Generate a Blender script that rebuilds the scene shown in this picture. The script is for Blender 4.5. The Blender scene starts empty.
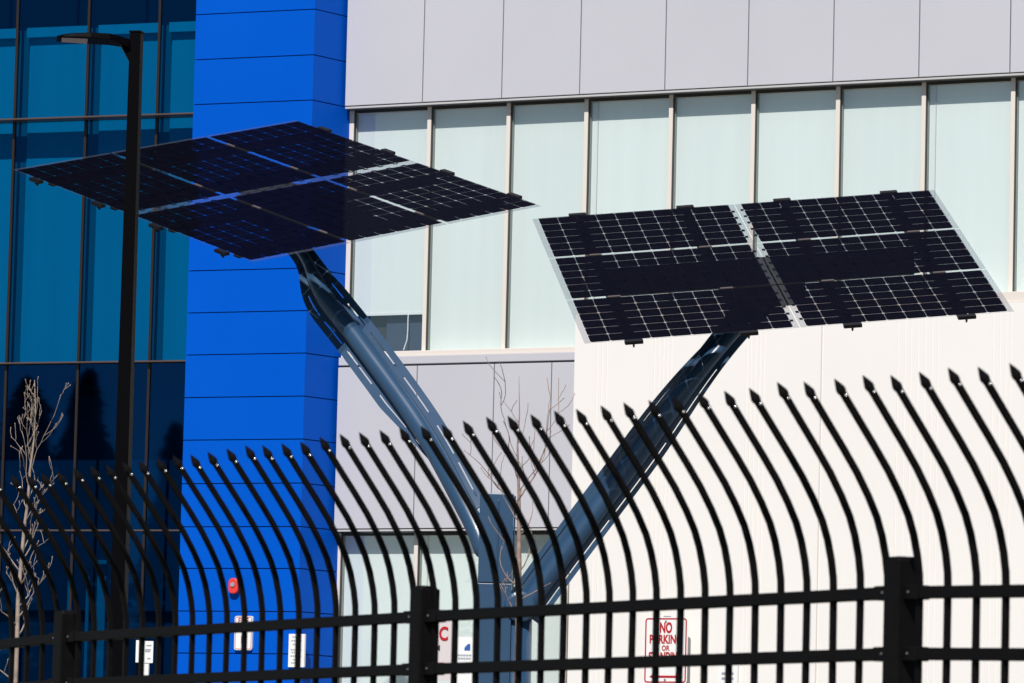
import bpy, math, random
from mathutils import Vector, Matrix
import numpy as np

S = bpy.context.scene
COL = S.collection
rnd = random.Random(7)

# ------------------------------------------------------------------ camera
FPX, PITCH, ROLL = 5200.1, 0.09492, -0.0240
CAM = Vector((0, 0, 1.6))
fw = Vector((0, math.cos(PITCH), math.sin(PITCH)))
up0 = Vector((0, -math.sin(PITCH), math.cos(PITCH)))
rt0 = Vector((1, 0, 0))
RT = rt0*math.cos(ROLL) - up0*math.sin(ROLL)
UP = rt0*math.sin(ROLL) + up0*math.cos(ROLL)
cd = bpy.data.cameras.new('camera')
cam = bpy.data.objects.new('camera', cd)
COL.objects.link(cam)
m = Matrix.Identity(4)
for i in range(3):
    m[i][0], m[i][1], m[i][2], m[i][3] = RT[i], UP[i], -fw[i], CAM[i]
cam.matrix_world = m
cd.sensor_width = 36.0
cd.lens = FPX/1024*36
cd.clip_start = 0.5
cd.clip_end = 3000
cd.dof.use_dof = True
cd.dof.focus_distance = 44
cd.dof.aperture_fstop = 20
S.camera = cam

# ------------------------------------------------------------------ light
SUN_EL, SUN_AZ = math.radians(46.5), math.radians(192)     # azimuth from +Y towards +X
sdir = Vector((math.sin(SUN_AZ)*math.cos(SUN_EL), math.cos(SUN_AZ)*math.cos(SUN_EL), math.sin(SUN_EL)))
W = bpy.data.worlds.new('World')
S.world = W
W.use_nodes = True
nt = W.node_tree
bg = nt.nodes['Background']
sky = nt.nodes.new('ShaderNodeTexSky')
sky.sky_type = 'NISHITA'
sky.sun_disc = False
sky.sun_elevation = SUN_EL
sky.sun_rotation = SUN_AZ
sky.air_density = 1.0
sky.dust_density = 0.4
sky.ozone_density = 2.0
nt.links.new(sky.outputs[0], bg.inputs[0])
bg.inputs[1].default_value = 0.062
sl = bpy.data.lights.new('sun', 'SUN')
sl.energy = 4.85
sl.angle = math.radians(0.5)
sl.color = (1.0, 0.965, 0.92)
so = bpy.data.objects.new('sun', sl)
COL.objects.link(so)
so.rotation_euler = sdir.to_track_quat('Z', 'Y').to_euler()
so.location = (-10, -20, 30)
S.view_settings.view_transform = 'Standard'
S.view_settings.look = 'None'
S.view_settings.exposure = 0
S.view_settings.gamma = 1
S.render.film_transparent = False

# ------------------------------------------------------------------ helpers
def ray(px, py):
    return fw*FPX + RT*(px-512) - UP*(py-341.5)
def at(px, py, Y):
    d = ray(px, py)
    return CAM + d*(Y/d.y)

class Frame:
    """vertical wall frame: u along the wall to the right, n out of the wall towards the street, z up"""
    def __init__(s, O, az):
        s.O = Vector((O[0], O[1], 0)); s.az = az
        s.U = Vector((math.cos(az), math.sin(az), 0)); s.N = Vector((math.sin(az), -math.cos(az), 0))
    def __call__(s, u, n, z):
        return s.O + s.U*u + s.N*n + Vector((0, 0, z))
    def uz(s, px, py, n=0.0):
        d = ray(px, py)
        t = (n - (CAM - s.O).dot(s.N))/d.dot(s.N)
        P = CAM + d*t - s.O
        return P.dot(s.U), P.z
    def u(s, px, py, n=0.0): return s.uz(px, py, n)[0]
    def z(s, px, py, n=0.0): return s.uz(px, py, n)[1]

class MB:
    def __init__(s): s.v = []; s.f = []
    def poly(s, pts):
        b = len(s.v); s.v += [Vector(p) for p in pts]; s.f.append(list(range(b, b+len(pts))))
    def hexa(s, p):      # p: 8 points, bottom ring 0-3, top ring 4-7
        b = len(s.v); s.v += [Vector(q) for q in p]
        for f in ((3,2,1,0),(4,5,6,7),(0,1,5,4),(1,2,6,5),(2,3,7,6),(3,0,4,7)):
            s.f.append([b+i for i in f])
    def box(s, F, u0, u1, n0, n1, z0, z1):
        s.hexa([F(u0,n1,z0),F(u1,n1,z0),F(u1,n0,z0),F(u0,n0,z0),F(u0,n1,z1),F(u1,n1,z1),F(u1,n0,z1),F(u0,n0,z1)])
    def prism(s, F, pts, ext):     # pts list of 3D local tuples through F ; ext local offset tuple
        a = [F(*p) for p in pts]; c = [F(p[0]+ext[0], p[1]+ext[1], p[2]+ext[2]) for p in pts]
        b = len(s.v); k = len(a); s.v += a + c
        s.f.append([b+i for i in range(k)][::-1]); s.f.append([b+k+i for i in range(k)])
        for i in range(k):
            j = (i+1) % k; s.f.append([b+i, b+j, b+k+j, b+k+i])
    def tube(s, pts, rad, seg=8, cap=True):
        pts = [Vector(p) for p in pts]
        n = len(pts); b = len(s.v); prev = None
        for i, p in enumerate(pts):
            t = (pts[min(i+1, n-1)] - pts[max(i-1, 0)])
            t = t.normalized() if t.length > 1e-9 else Vector((0, 0, 1))
            if prev is None:
                a = Vector((1, 0, 0)) if abs(t.x) < .9 else Vector((0, 1, 0))
                prev = (a - t*a.dot(t)).normalized()
            prev = (prev - t*prev.dot(t)).normalized()
            q = t.cross(prev); r = rad[i] if isinstance(rad, (list, tuple)) else rad
            for k in range(seg):
                an = 2*math.pi*k/seg
                s.v.append(p + (prev*math.cos(an) + q*math.sin(an))*r)
        for i in range(n-1):
            for k in range(seg):
                l = (k+1) % seg
                s.f.append([b+i*seg+k, b+i*seg+l, b+(i+1)*seg+l, b+(i+1)*seg+k])
        if cap:
            s.f.append([b+k for k in range(seg)][::-1]); s.f.append([b+(n-1)*seg+k for k in range(seg)])
    def sphere(s, c, r, seg=8, rings=6, sc=(1,1,1)):
        b = len(s.v); c = Vector(c)
        for i in range(rings+1):
            th = math.pi*i/rings
            for k in range(seg):
                ph = 2*math.pi*k/seg
                s.v.append(c + Vector((math.sin(th)*math.cos(ph)*r*sc[0], math.sin(th)*math.sin(ph)*r*sc[1], math.cos(th)*r*sc[2])))
        for i in range(rings):
            for k in range(seg):
                l = (k+1) % seg
                s.f.append([b+i*seg+k, b+(i+1)*seg+k, b+(i+1)*seg+l, b+i*seg+l])
    def build(s, name, mat, parent=None, smooth=False, bevel=0.0):
        off = world_loc(parent) if parent is not None else Vector((0, 0, 0))
        me = bpy.data.meshes.new(name)
        me.from_pydata([tuple(v - off) for v in s.v], [], s.f)
        me.validate(); me.update()
        if smooth:
            for p in me.polygons: p.use_smooth = True
        me.materials.append(mat)
        o = bpy.data.objects.new(name, me); COL.objects.link(o)
        if parent is not None: o.parent = parent
        if bevel:
            md = o.modifiers.new('bevel', 'BEVEL'); md.width = bevel; md.segments = 2; md.limit_method = 'ANGLE'
        return o
def world_loc(o):
    v = Vector((0, 0, 0))
    while o is not None:
        v += o.location; o = o.parent
    return v
def tag(o, label=None, cat=None, group=None, kind=None):
    if label: o['label'] = label
    if cat: o['category'] = cat
    if group: o['group'] = group
    if kind: o['kind'] = kind
    return o
def thing(name, loc, label, cat, group=None):
    o = bpy.data.objects.new(name, None); COL.objects.link(o)
    o.empty_display_size = .2; o.location = loc
    return tag(o, label, cat, group)

# ------------------------------------------------------------------ materials
def mat(name, color, rough=.6, metal=0.0, spec=.5, coat=0.0, noise=0.0, scale=3.0, bump=0.0, bscale=40.0, ovar=0.0, aniso=(1,1,1)):
    M = bpy.data.materials.new(name); M.use_nodes = True
    n = M.node_tree.nodes; l = M.node_tree.links; b = n['Principled BSDF']
    b.inputs['Base Color'].default_value = (*color, 1)
    b.inputs['Roughness'].default_value = rough
    b.inputs['Metallic'].default_value = metal
    b.inputs['Specular IOR Level'].default_value = spec
    b.inputs['Coat Weight'].default_value = coat
    b.inputs['Coat Roughness'].default_value = .08
    if noise or bump:
        tc = n.new('ShaderNodeTexCoord'); mp = n.new('ShaderNodeMapping'); mp.inputs['Scale'].default_value = aniso
        l.new(tc.outputs['Object'], mp.inputs[0])
    if noise:
        t = n.new('ShaderNodeTexNoise'); t.inputs['Scale'].default_value = scale; t.inputs['Detail'].default_value = 6
        l.new(mp.outputs[0], t.inputs['Vector'])
        r = n.new('ShaderNodeMapRange'); r.inputs['From Min'].default_value = .3; r.inputs['From Max'].default_value = .7
        r.inputs['To Min'].default_value = 1-noise; r.inputs['To Max'].default_value = 1+noise
        l.new(t.outputs[0], r.inputs[0])
        x = n.new('ShaderNodeVectorMath'); x.operation = 'SCALE'; x.inputs[0].default_value = color
        l.new(r.outputs[0], x.inputs['Scale']); l.new(x.outputs[0], b.inputs['Base Color'])
        r2 = n.new('ShaderNodeMapRange'); r2.inputs['To Min'].default_value = max(0, rough-.08); r2.inputs['To Max'].default_value = min(1, rough+.08)
        l.new(t.outputs[0], r2.inputs[0]); l.new(r2.outputs[0], b.inputs['Roughness'])
    if ovar:
        oi = n.new('ShaderNodeObjectInfo'); r3 = n.new('ShaderNodeMapRange'); r3.inputs['To Min'].default_value = 1-ovar; r3.inputs['To Max'].default_value = 1+ovar
        l.new(oi.outputs['Random'], r3.inputs[0]); x2 = n.new('ShaderNodeVectorMath'); x2.operation = 'SCALE'
        l.new(x.outputs[0], x2.inputs[0]); l.new(r3.outputs[0], x2.inputs['Scale']); l.new(x2.outputs[0], b.inputs['Base Color'])
    if bump:
        t = n.new('ShaderNodeTexNoise'); t.inputs['Scale'].default_value = bscale; t.inputs['Detail'].default_value = 4
        l.new(mp.outputs[0], t.inputs['Vector'])
        bp = n.new('ShaderNodeBump'); bp.inputs['Strength'].default_value = bump; bp.inputs['Distance'].default_value = .01
        l.new(t.outputs[0], bp.inputs['Height']); l.new(bp.outputs[0], b.inputs['Normal'])
    return M
def glass(name, tint, refl=(1,1,1), f0=.04, extra=0.0, rough=0.0, fmax=1.0, wav=0.0, wscale=.6):
    """thin pane: tinted transmission plus Fresnel reflection"""
    M = bpy.data.materials.new(name); M.use_nodes = True
    n = M.node_tree.nodes; l = M.node_tree.links; n.clear()
    out = n.new('ShaderNodeOutputMaterial'); tr = n.new('ShaderNodeBsdfTransparent'); tr.inputs[0].default_value = (*tint, 1)
    gl = n.new('ShaderNodeBsdfGlossy'); gl.inputs[0].default_value = (*refl, 1); gl.inputs['Roughness'].default_value = rough
    lw = n.new('ShaderNodeLayerWeight'); lw.inputs[0].default_value = .5
    pw = n.new('ShaderNodeMath'); pw.operation = 'POWER'; l.new(lw.outputs['Facing'], pw.inputs[0]); pw.inputs[1].default_value = 4
    mr = n.new('ShaderNodeMapRange'); mr.inputs['To Min'].default_value = f0; mr.inputs['To Max'].default_value = fmax; l.new(pw.outputs[0], mr.inputs[0])
    mx = n.new('ShaderNodeMixShader'); l.new(mr.outputs[0], mx.inputs[0]); l.new(tr.outputs[0], mx.inputs[1]); l.new(gl.outputs[0], mx.inputs[2])
    last = mx
    if extra:
        df = n.new('ShaderNodeBsdfDiffuse'); df.inputs[0].default_value = (.75, .78, .8, 1)
        m2 = n.new('ShaderNodeMixShader'); m2.inputs[0].default_value = extra
        l.new(mx.outputs[0], m2.inputs[1]); l.new(df.outputs[0], m2.inputs[2]); last = m2
    if wav:
        tc = n.new('ShaderNodeTexCoord'); t = n.new('ShaderNodeTexNoise'); t.inputs['Scale'].default_value = wscale; t.inputs['Detail'].default_value = 1
        l.new(tc.outputs['Object'], t.inputs['Vector'])
        bp = n.new('ShaderNodeBump'); bp.inputs['Strength'].default_value = wav; bp.inputs['Distance'].default_value = .05
        l.new(t.outputs[0], bp.inputs['Height']); l.new(bp.outputs[0], gl.inputs['Normal'])
    l.new(last.outputs[0], out.inputs[0])
    return M

M_fascia = mat('grey_panel', (.505, .50, .54), .45, noise=.02, scale=.7)
M_white = mat('white_panel', (.79, .758, .725), .5, noise=.012, scale=.8)
M_flash = mat('flashing', (.50, .485, .49), .4)
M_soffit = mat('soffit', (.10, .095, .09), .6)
M_core = mat('frame_core', (.30, .32, .30), .6)
M_shadestrip = mat('shade_strip', (.045, .045, .04), .7)
M_beige = mat('beige_frame', (.70, .635, .575), .45)
M_joint = mat('joint', (.16, .16, .18), .8)
M_blind = mat('blind', (.735, .765, .735), .8, ovar=.035, noise=.02, scale=1.5, aniso=(6, 6, .3))
M_winglass = glass('window_glass', (.965, .995, .995), refl=(.82, .95, 1), f0=.15, wav=.02)
M_col = mat('inner_column', (.22, .23, .24), .8)
M_dark = mat('dark_room', (.02, .022, .03), .9)
M_lobby = mat('lobby_wall', (.12, .13, .19), .9, noise=.25, scale=.7)
M_navy = mat('room_wall', (.03, .05, .09), .9)
M_cord = mat('cord', (.8, .8, .78), .6)
M_blue = mat('blue_cladding', (.0003, .086, .520), .45, spec=.05, noise=.035, scale=.9, bump=.25, bscale=1.1)
M_bluejoint = mat('blue_joint', (.001, .042, .27), .7, spec=.05)
M_curtain = glass('curtain_glass', (.01, .362, .555), refl=(.03, .28, .95), f0=.06, wav=.12, wscale=.9)
M_curtain2 = glass('lobby_glass', (.01, .25, .42), refl=(.02, .24, .85), f0=.13, rough=.022, wav=.035, wscale=.9)
M_mull = mat('bronze_mullion', (.022, .015, .013), .4, spec=.3)
M_alum = mat('aluminium_transom', (.085, .058, .05), .4, spec=.3)
M_blindb = mat('roller_blind', (.66, .68, .68), .8, ovar=.05, noise=.05, scale=1.2, aniso=(5, 5, .2))
M_steel = mat('painted_steel', (.025, .066, .132), .32, spec=.5, coat=.08, noise=.06, scale=2.0)
M_steeld = mat('dark_bracket', (.008, .008, .010), .5, spec=.15)
M_cell = mat('solar_cell', (.0105, .0112, .0215), .5, spec=.0, noise=.2, scale=9.0)
M_pvglass = glass('pv_glass', (.50, .50, .53), refl=(.55, .6, 1), f0=.0, fmax=.05, rough=.05)
M_pvedge = glass('pv_edge', (.80, .81, .83), refl=(.7, .8, 1), f0=.0, fmax=.10, extra=.022)
M_clamp = mat('clamp', (.10, .078, .07), .5)
M_black = mat('black_powder_coat', (.0058, .0050, .0054), .45, spec=.09, noise=.15, scale=30, bump=.05, bscale=300)
M_polebl = mat('black_pole', (.0018, .0016, .0026), .5, spec=.04)
M_lens = mat('lamp_lens', (.55, .47, .42), .3)
M_bolt = mat('bolt_head', (.10, .10, .105), .35)
M_rivet = mat('rivet', (.9, .9, .9), .25, metal=.8)
M_signw = mat('sign_white', (.80, .80, .79), .4)
M_signshade = mat('sign_shaded', (.62, .56, .56), .5)  # shade lying on the lettered sign, put into this greyish pink
M_red = mat('sign_red', (.45, .01, .02), .45)
M_hornred = mat('horn_red', (.75, .045, .035), .35)
M_ink = mat('sign_ink', (.03, .03, .04), .5)
M_inkb = mat('sign_blue', (.02, .10, .35), .5)
M_inkg = mat('sign_grey', (.30, .32, .38), .5)
M_galv = mat('galvanised', (.35, .36, .38), .45, metal=.5)
M_bark = mat('pale_bark', (.32, .25, .205), .85, noise=.3, scale=20)
M_twig = mat('brown_twig', (.29, .20, .17), .85, noise=.3, scale=20)
M_asph = mat('asphalt', (.055, .055, .058), .9, noise=.2, scale=.8, bump=.2, bscale=60)
M_grass = mat('lawn_soil', (.06, .065, .03), .95, noise=.4, scale=.6)
M_leaf = mat('shrub_leaf', (.06, .17, .02), .6, noise=.4, scale=12)
M_pine = mat('pine_needles', (.05, .085, .045), .8, noise=.5, scale=1.5)
M_pinebark = mat('pine_bark', (.07, .05, .04), .9)
M_conc = mat('pavement', (.20, .195, .185), .85, noise=.1, scale=1)

# ------------------------------------------------------------------ ground
g = MB(); g.poly([(-900, -900, 0), (900, -900, 0), (900, 900, 0), (-900, 900, 0)])
tag(g.build('ground', M_asph), kind='structure')
g = MB(); g.poly([(-60, 34, .004), (60, 34, .004), (60, 75, .004), (-60, 75, .004)])
tag(g.build('pavement', M_conc), kind='structure')  # unseen; added for the light it bounces up to lamp lens and soffit
g = MB(); g.poly([(-60, 11, .004), (60, 11, .004), (60, 33.9, .004), (-60, 33.9, .004)])
tag(g.build('lawn', M_grass), kind='structure')

# ------------------------------------------------------------------ building
AW, AB, ASIDE, AG = -.4842, -.4187, .9488, -.3865
N = Vector((math.sin(AW), -math.cos(AW), 0))
WHITE_N = .30
Pw = at(665, 650, 48.0)
F = Frame(Pw - N*WHITE_N, AW)                  # n = 0 is the glass plane of the pale windows
bl = thing('office_building', F(0, 0, 0), 'large office building with pale grey, white and bright blue cladding behind the solar tree', 'building')
FN = .165                                      # fascia plane
ZT = 16.0                                      # top of what is built
u_left = F.u(349.3, 130, .04)
u_fl = F.u(347.8, 0, FN)
u_right = F.u(1024, 300) + 4.0
z_f = F.z(500, 98.6, FN)                       # lower edge of the upper fascia panels
# upper fascia: panels with open joints over a dark backing
seams = [F.u(x, 50, FN) for x in (423.5, 502.5, 580.3, 665.4, 748, 833.2, 919, 1010)]
seams += [seams[-1] + .93*k for k in range(1, 5)]
fm = MB(); JW = .005
prev = u_fl
for s_ in seams + [u_right]:
    if s_ > u_right: s_ = u_right
    if s_ - prev < .05: continue
    fm.box(F, prev, s_-JW, FN-.03, FN, z_f+.004, ZT)
    prev = s_+JW
up_f = fm.build('upper_fascia', M_fascia, bl, bevel=.004)
b_ = MB(); b_.box(F, u_fl+.004, u_right, FN-.09, FN-.034, z_f+.004, ZT)
b_.build('joint_backing', M_joint, up_f)
ZL = z_f - .022
b_ = MB(); b_.box(F, u_fl, u_right, FN-.045, FN-.006, ZL, z_f-.005); b_.build('drip_flashing', M_flash, up_f)
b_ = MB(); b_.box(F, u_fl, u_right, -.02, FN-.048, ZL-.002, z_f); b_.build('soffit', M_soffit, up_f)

def window(u0, u1, z0, z1, blind_z0=None, mw=.042, jamb=False, inner=False, cord=False, endw=False):
    """one pale glazed bay: frame member on its left, pane, roller blind and the dark room behind it"""
    fr = MB()
    fr.box(F, u0, u0+mw, .0, .042, z0, z1)                   # left mullion
    fr.box(F, u0+mw, u1, -.05, .03, z1-.028, z1-.002)        # head
    if endw: fr.box(F, u1-mw, u1, .0, .042, z0, z1-.03)
    w = fr.build('window', M_beige, bl, bevel=.003)
    a, b = u0+mw, (u1-mw if endw else u1)
    hb = MB(); hb.box(F, a+.0065, b, .0302, .036, z1-.030, z1-.004); hb.box(F, a+.0005, a+.006, .006, .036, z0, z1-.004); hb.build('shade_strip', M_shadestrip, w)  # dark strips put shade on the mullion side and head into colour
    hb = MB(); hb.box(F, u0+.002, a+.010, -.045, -.001, z0, z1); hb.build('frame_core', M_core, w)
    pg = MB(); pg.poly([F(a, .004, z0), F(b, .004, z0), F(b, .004, z1-.028), F(a, .004, z1-.028)]); pg.build('pane', M_winglass, w)
    zb = blind_z0 if blind_z0 is not None else z0-.01
    bm = MB(); bm.box(F, a+.012, b+.020, -.036, -.030, zb, z1-.02)
    if blind_z0 is not None: bm.box(F, a+.012, b+.020, -.042, -.024, zb-.02, zb+.006)
    bm.build('blind', M_blind, w)
    if inner:
        jm = MB(); jm.box(F, a+.075, a+.080, -.028, -.018, z0, z1-.03); jm.build('inner_jamb', M_flash, w)
    if cord:
        cm = MB(); c0 = F.uz(408, 319, -.02); c1 = F.uz(407, 340, -.02); c2 = F.uz(403.6, 350, -.02)
        pts = [F(c0[0], -.025, c0[1]+.05), F(c0[0], -.02, c0[1])]
        pts += [F(c1[0]+.006, -.02, (c0[1]+c1[1])/2), F(c1[0], -.02, c1[1]), F(c2[0], -.02, c2[1])]
        cm.tube(pts, .0055, 6); cm.build('blind_cord', M_cord, w)
    return w

z_head = ZL - .002
ml = [u_left] + [F.u(x, y, .042) for x, y in ((427.4, 115), (506.5, 113), (584.3, 106), (669, 101), (751.3, 96), (836, 90), (921.7, 87), (1011, 82))]
ml += [ml[-1] + .93*k for k in range(1, 4)]
z_s = F.z(470, 350.6, .0)                       # sill of the three left bays
u_wh = F.u(575.0, 340, WHITE_N)                 # left edge of the white volume
z_wt = F.z(1010, 302.3, WHITE_N)                # its top
z_s2 = z_wt + .10
for i in range(len(ml)-1):
    low = i < 3
    z0 = z_s if low else z_s2
    bz = F.z(390, 313.5, -.055) if i == 0 else None
    window(ml[i], ml[i+1], z0, z_head, bz, inner=(i in (3, 7)), cord=(i == 0), mw=(.050 if i == 0 else .042))
# sills, spandrel, lower grey panels
z_l = F.z(420, 528.6, FN)                       # lower edge of the lower grey panels
z_j = F.z(470, 363.4, FN)
u_fl2 = F.u(334.9, 490, FN)
sp = MB()
sp.box(F, u_fl2, u_wh+.1, FN-.10, FN-.004, z_j+.010, z_s-.055)
js = [F.u(416.7, 385, FN), F.u(493.8, 385, FN), F.u(551.5, 372, FN)]
prev = u_fl2
for s_ in js + [u_wh+.1]:
    sp.box(F, prev, s_-.005, FN-.04, FN, z_l+.004, z_j-.010); prev = s_+.005
spo = sp.build('spandrel', M_fascia, bl, bevel=.004)
b_ = MB(); b_.box(F, u_fl2+.003, u_wh+.1, FN-.17, FN-.105, z_l+.004, z_s-.06); b_.build('joint_backing', M_joint, spo)
b_ = MB(); b_.box(F, u_fl2+.003, u_wh+.1, FN-.10, FN-.044, z_l+.004, z_j+.012); b_.build('joint_backing', M_joint, spo)
b_ = MB(); b_.box(F, u_fl2+.01, u_wh+.1, -.02, FN-.03, z_s-.053, z_s-.001); b_.build('sill', M_beige, spo, bevel=.004)
ZL2 = z_l - .022
b_ = MB(); b_.box(F, u_fl2, u_wh+.1, FN-.045, FN-.006, ZL2, z_l-.005); b_.build('drip_flashing', M_flash, spo)
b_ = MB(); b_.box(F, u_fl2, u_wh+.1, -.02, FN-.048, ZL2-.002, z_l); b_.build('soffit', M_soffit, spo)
# ground floor bays
gl_ = [F.u(336.8, 545, .042), F.u(413.8, 550, .042), F.u(494, 545, .042), F.u(568.3, 575, .042)]
for i in range(3):
    window(gl_[i], gl_[i+1], .35, ZL2-.004, endw=(i == 2), mw=.042, inner=(i == 1))
b_ = MB(); b_.box(F, gl_[0]-.2, u_wh+.1, -.1, .08, 0, .35); b_.build('plinth', M_fascia, bl)
# white volume with groups of fine vertical grooves
def white_profile():
    grooves = []
    for px, py in ((594, 500), (599, 500), (604, 500), (654, 382), (658.5, 382), (663, 382), (667, 382), (671, 382),
                   (746, 410), (750, 410), (754.5, 410), (759, 410), (763.5, 410),
                   (898, 360), (905, 360), (911, 360), (918, 360), (925, 360), (932, 360), (938, 360), (993, 360), (1000, 360), (1006, 360), (1011, 360)):
        grooves.append((F.u(px, py, WHITE_N), .006, .0065))
    grooves.append((F.u(822, 355, WHITE_N), .010, .022))
    u = F.u(1024, 400, WHITE_N)
    k = 0
    while u < u_right:
        grooves.append((u+.3, .006, .0065)); u += .12 if k % 6 else .5; k += 1
    return sorted(grooves)
wm = MB(); prof = [(u_wh, WHITE_N-.3), (u_wh, WHITE_N)]
for gu, gw, gd in white_profile():
    prof += [(gu-gw, WHITE_N), (gu-gw*.5, WHITE_N-gd), (gu+gw*.5, WHITE_N-gd), (gu+gw, WHITE_N)]
prof += [(u_right, WHITE_N), (u_right, WHITE_N-.3)]
for (a0, n0), (a1, n1) in zip(prof, prof[1:]):
    wm.poly([F(a0, n0, 0), F(a1, n1, 0), F(a1, n1, z_wt), F(a0, n0, z_wt)])
wm.poly([F(a, n_, z_wt) for a, n_ in prof])
ww = wm.build('white_wall', M_white, bl)
b_ = MB(); b_.box(F, u_wh+.004, u_right, -.02, WHITE_N-.02, z_wt+.003, z_s2-.001); b_.build('sill', M_beige, ww, bevel=.004)
# dark rooms behind the pale windows
b_ = MB()
b_.box(F, u_left+.06, u_right, -1.6, -1.5, 0, ZT)
b_.box(F, u_left+.06, u_right, -1.5, -.15, z_s2-.05, z_s2+.0)
b_.build('room_interior', M_navy, bl)
b_ = MB(); uq = F.u(386, 335, -.08); b_.box(F, uq, ml[1]+.03, -.12, -.09, z_s-.05, z_s+.55); b_.build('room_interior', M_navy, bl)
b_ = MB(); b_.box(F, ml[0]+.05, uq-.003, -.15, -.12, z_s-.05, z_s+.55); b_.build('room_interior', M_dark, bl)  # darker left part: a shadow inside the room put into the colour
# roof / rear body of the building so that the block is solid
b_ = MB(); b_.box(F, u_fl+.2, u_right, -9, -1.62, 0, ZT); b_.box(F, u_fl+.2, u_right, -1.62, FN-.1, ZT, ZT+.2); b_.build('building_body', M_fascia, bl)

# blue corner volume
E0 = F(u_left, .04, 0)
sd = Vector((math.cos(ASIDE), math.sin(ASIDE), 0))
d = ray(311.6, 130); pn = Vector((d.y, -d.x, 0))               # vertical plane through the camera and the corner
t = (E0 - CAM).dot(pn)/sd.dot(pn)
Cn = E0 - sd*t
FB0 = Frame(Cn, AB)
ub = FB0.u(195.9, 20, 0)
jy = (-36, 9.1, 54.7, 100, 142, 184, 226, 268, 310.5, 353, 396, 439, 483, 526.5, 568.5, 611.6, 654)
jz = [FB0.z(315 - .0257*y_, y_, 0) for y_ in jy][::-1]
step = jz[1] - jz[0]
while jz[0] > .3: jz.insert(0, jz[0]-step)
while jz[-1] < ZT-.3: jz.append(jz[-1]+step)
jz[0] = 0.0; jz[-1] = ZT
fbm = MB(); FS = Frame(Cn, ASIDE)
JH = .005
for z, z1_ in zip(jz, jz[1:]):
    a, b = z+JH, z1_-JH
    fbm.prism(lambda u, n, q: FB0(u, n, q), [(ub, 0, a), (0, 0, a), (0, 0, b), (ub, 0, b)], (0, -.03, 0))
    fbm.prism(lambda u, n, q: FS(u, n, q), [(.0, 0, a), (t+.3, 0, a), (t+.3, 0, b), (.0, 0, b)], (0, -.03, 0))
bc = fbm.build('blue_cladding', M_blue, bl)
pm = Vector((0, 0, 0))
bb = MB()
i0 = FB0(ub+.003, -.033, 0); i1 = Cn + (FB0.N*-1+FS.N*-1)*.03; i2 = FS(t+.3, -.033, 0); i3 = FB0(ub+.003, -4, 0)
bb.hexa([i0, i1, i2, i3] + [p + Vector((0, 0, ZT)) for p in (i0, i1, i2, i3)])
bb.build('joint_backing', M_bluejoint, bc)

# curtain wall left of the blue volume
FG = Frame(FB0(ub, -.30, 0), AG)
cw = MB()
vx = [FG.u(x, 100, .0) for x in (15.8, 87.2, 158)]
pitch = (vx[2]-vx[0])/2
vs = [vx[0]-pitch*k for k in range(4, 0, -1)] + vx
u0g, u1g = vs[0]-.4, FG.u(200, 100, 0) + .3
z1g, z2g, z3g = FG.z(80, 119.5), FG.z(80, 362.8), FG.z(80, 530.5)
z0g = FG.z(80, -60)
for v in vs: cw.box(FG, v-.013, v+.013, -.012, .022, 0, ZT)
cwo = cw.build('curtain_wall', M_mull, bl)
b_ = MB()
for zc, dep in ((z1g, .18), (z0g, .18), (z2g, .08), (z3g, .05)):
    b_.box(FG, u0g, u1g, -.05, dep, zc-.010, zc+.006)
b_.build('transom', M_alum, cwo, bevel=.003)
edges = [u0g] + vs + [u1g]
for a, b in zip(edges, edges[1:]):
    pu = MB(); pu.poly([FG(a, .006, z2g), FG(b, .006, z2g), FG(b, .006, ZT), FG(a, .006, ZT)]); pu.build('pane', M_curtain, cwo)
    pu = MB(); pu.poly([FG(a, .006, 0), FG(b, .006, 0), FG(b, .006, z2g), FG(a, .006, z2g)]); pu.build('pane', M_curtain2, cwo)
z_bt = FG.z(80, 28, -.14)
for a, b in zip(edges, edges[1:]):
    bm = MB(); bm.box(FG, a+.065, b-.065, -.150, -.144, z2g+.0, z_bt)
    bm.build('roller_blind', M_blindb, cwo)
    bm = MB(); bm.box(FG, a+.060, b-.060, -.1435, -.075, FG.z(80, 36, -.11), z_bt+.01); bm.build('blind_cassette', M_blindb, cwo)
b_ = MB()
b_.box(FG, u0g, u1g, -2.1, -2.0, z2g-.2, ZT)
b_.box(FG, u0g, u1g, -2.0, -.17, z2g-.25, z2g-.201)
b_.build('lobby_interior', M_dark, cwo)
b_ = MB(); b_.box(FG, u0g, u1g, -.85, -.75, 0, z2g-.26); b_.build('lobby_wall', M_lobby, cwo)
for v in vs:
    b_ = MB(); b_.box(FG, v-.13, v+.13, -.20, -.17, z2g, z_bt); b_.build('column', M_col, cwo)
b_ = MB()
for x0, x1, y0 in ((85.5, 88.5, 565), (96.5, 105, 560), (67, 70, 570)):
    b_.box(FG, FG.u(x0, 620, -.35), FG.u(x1, 620, -.35), -.36, -.34, 0, FG.z(90, y0, -.35))
b_.build('door_blind', M_blindb, cwo)
b_ = MB(); b_.box(FG, u0g-6, u0g-.01, -8, .05, 0, ZT); b_.build('building_body', M_fascia, bl)

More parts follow.
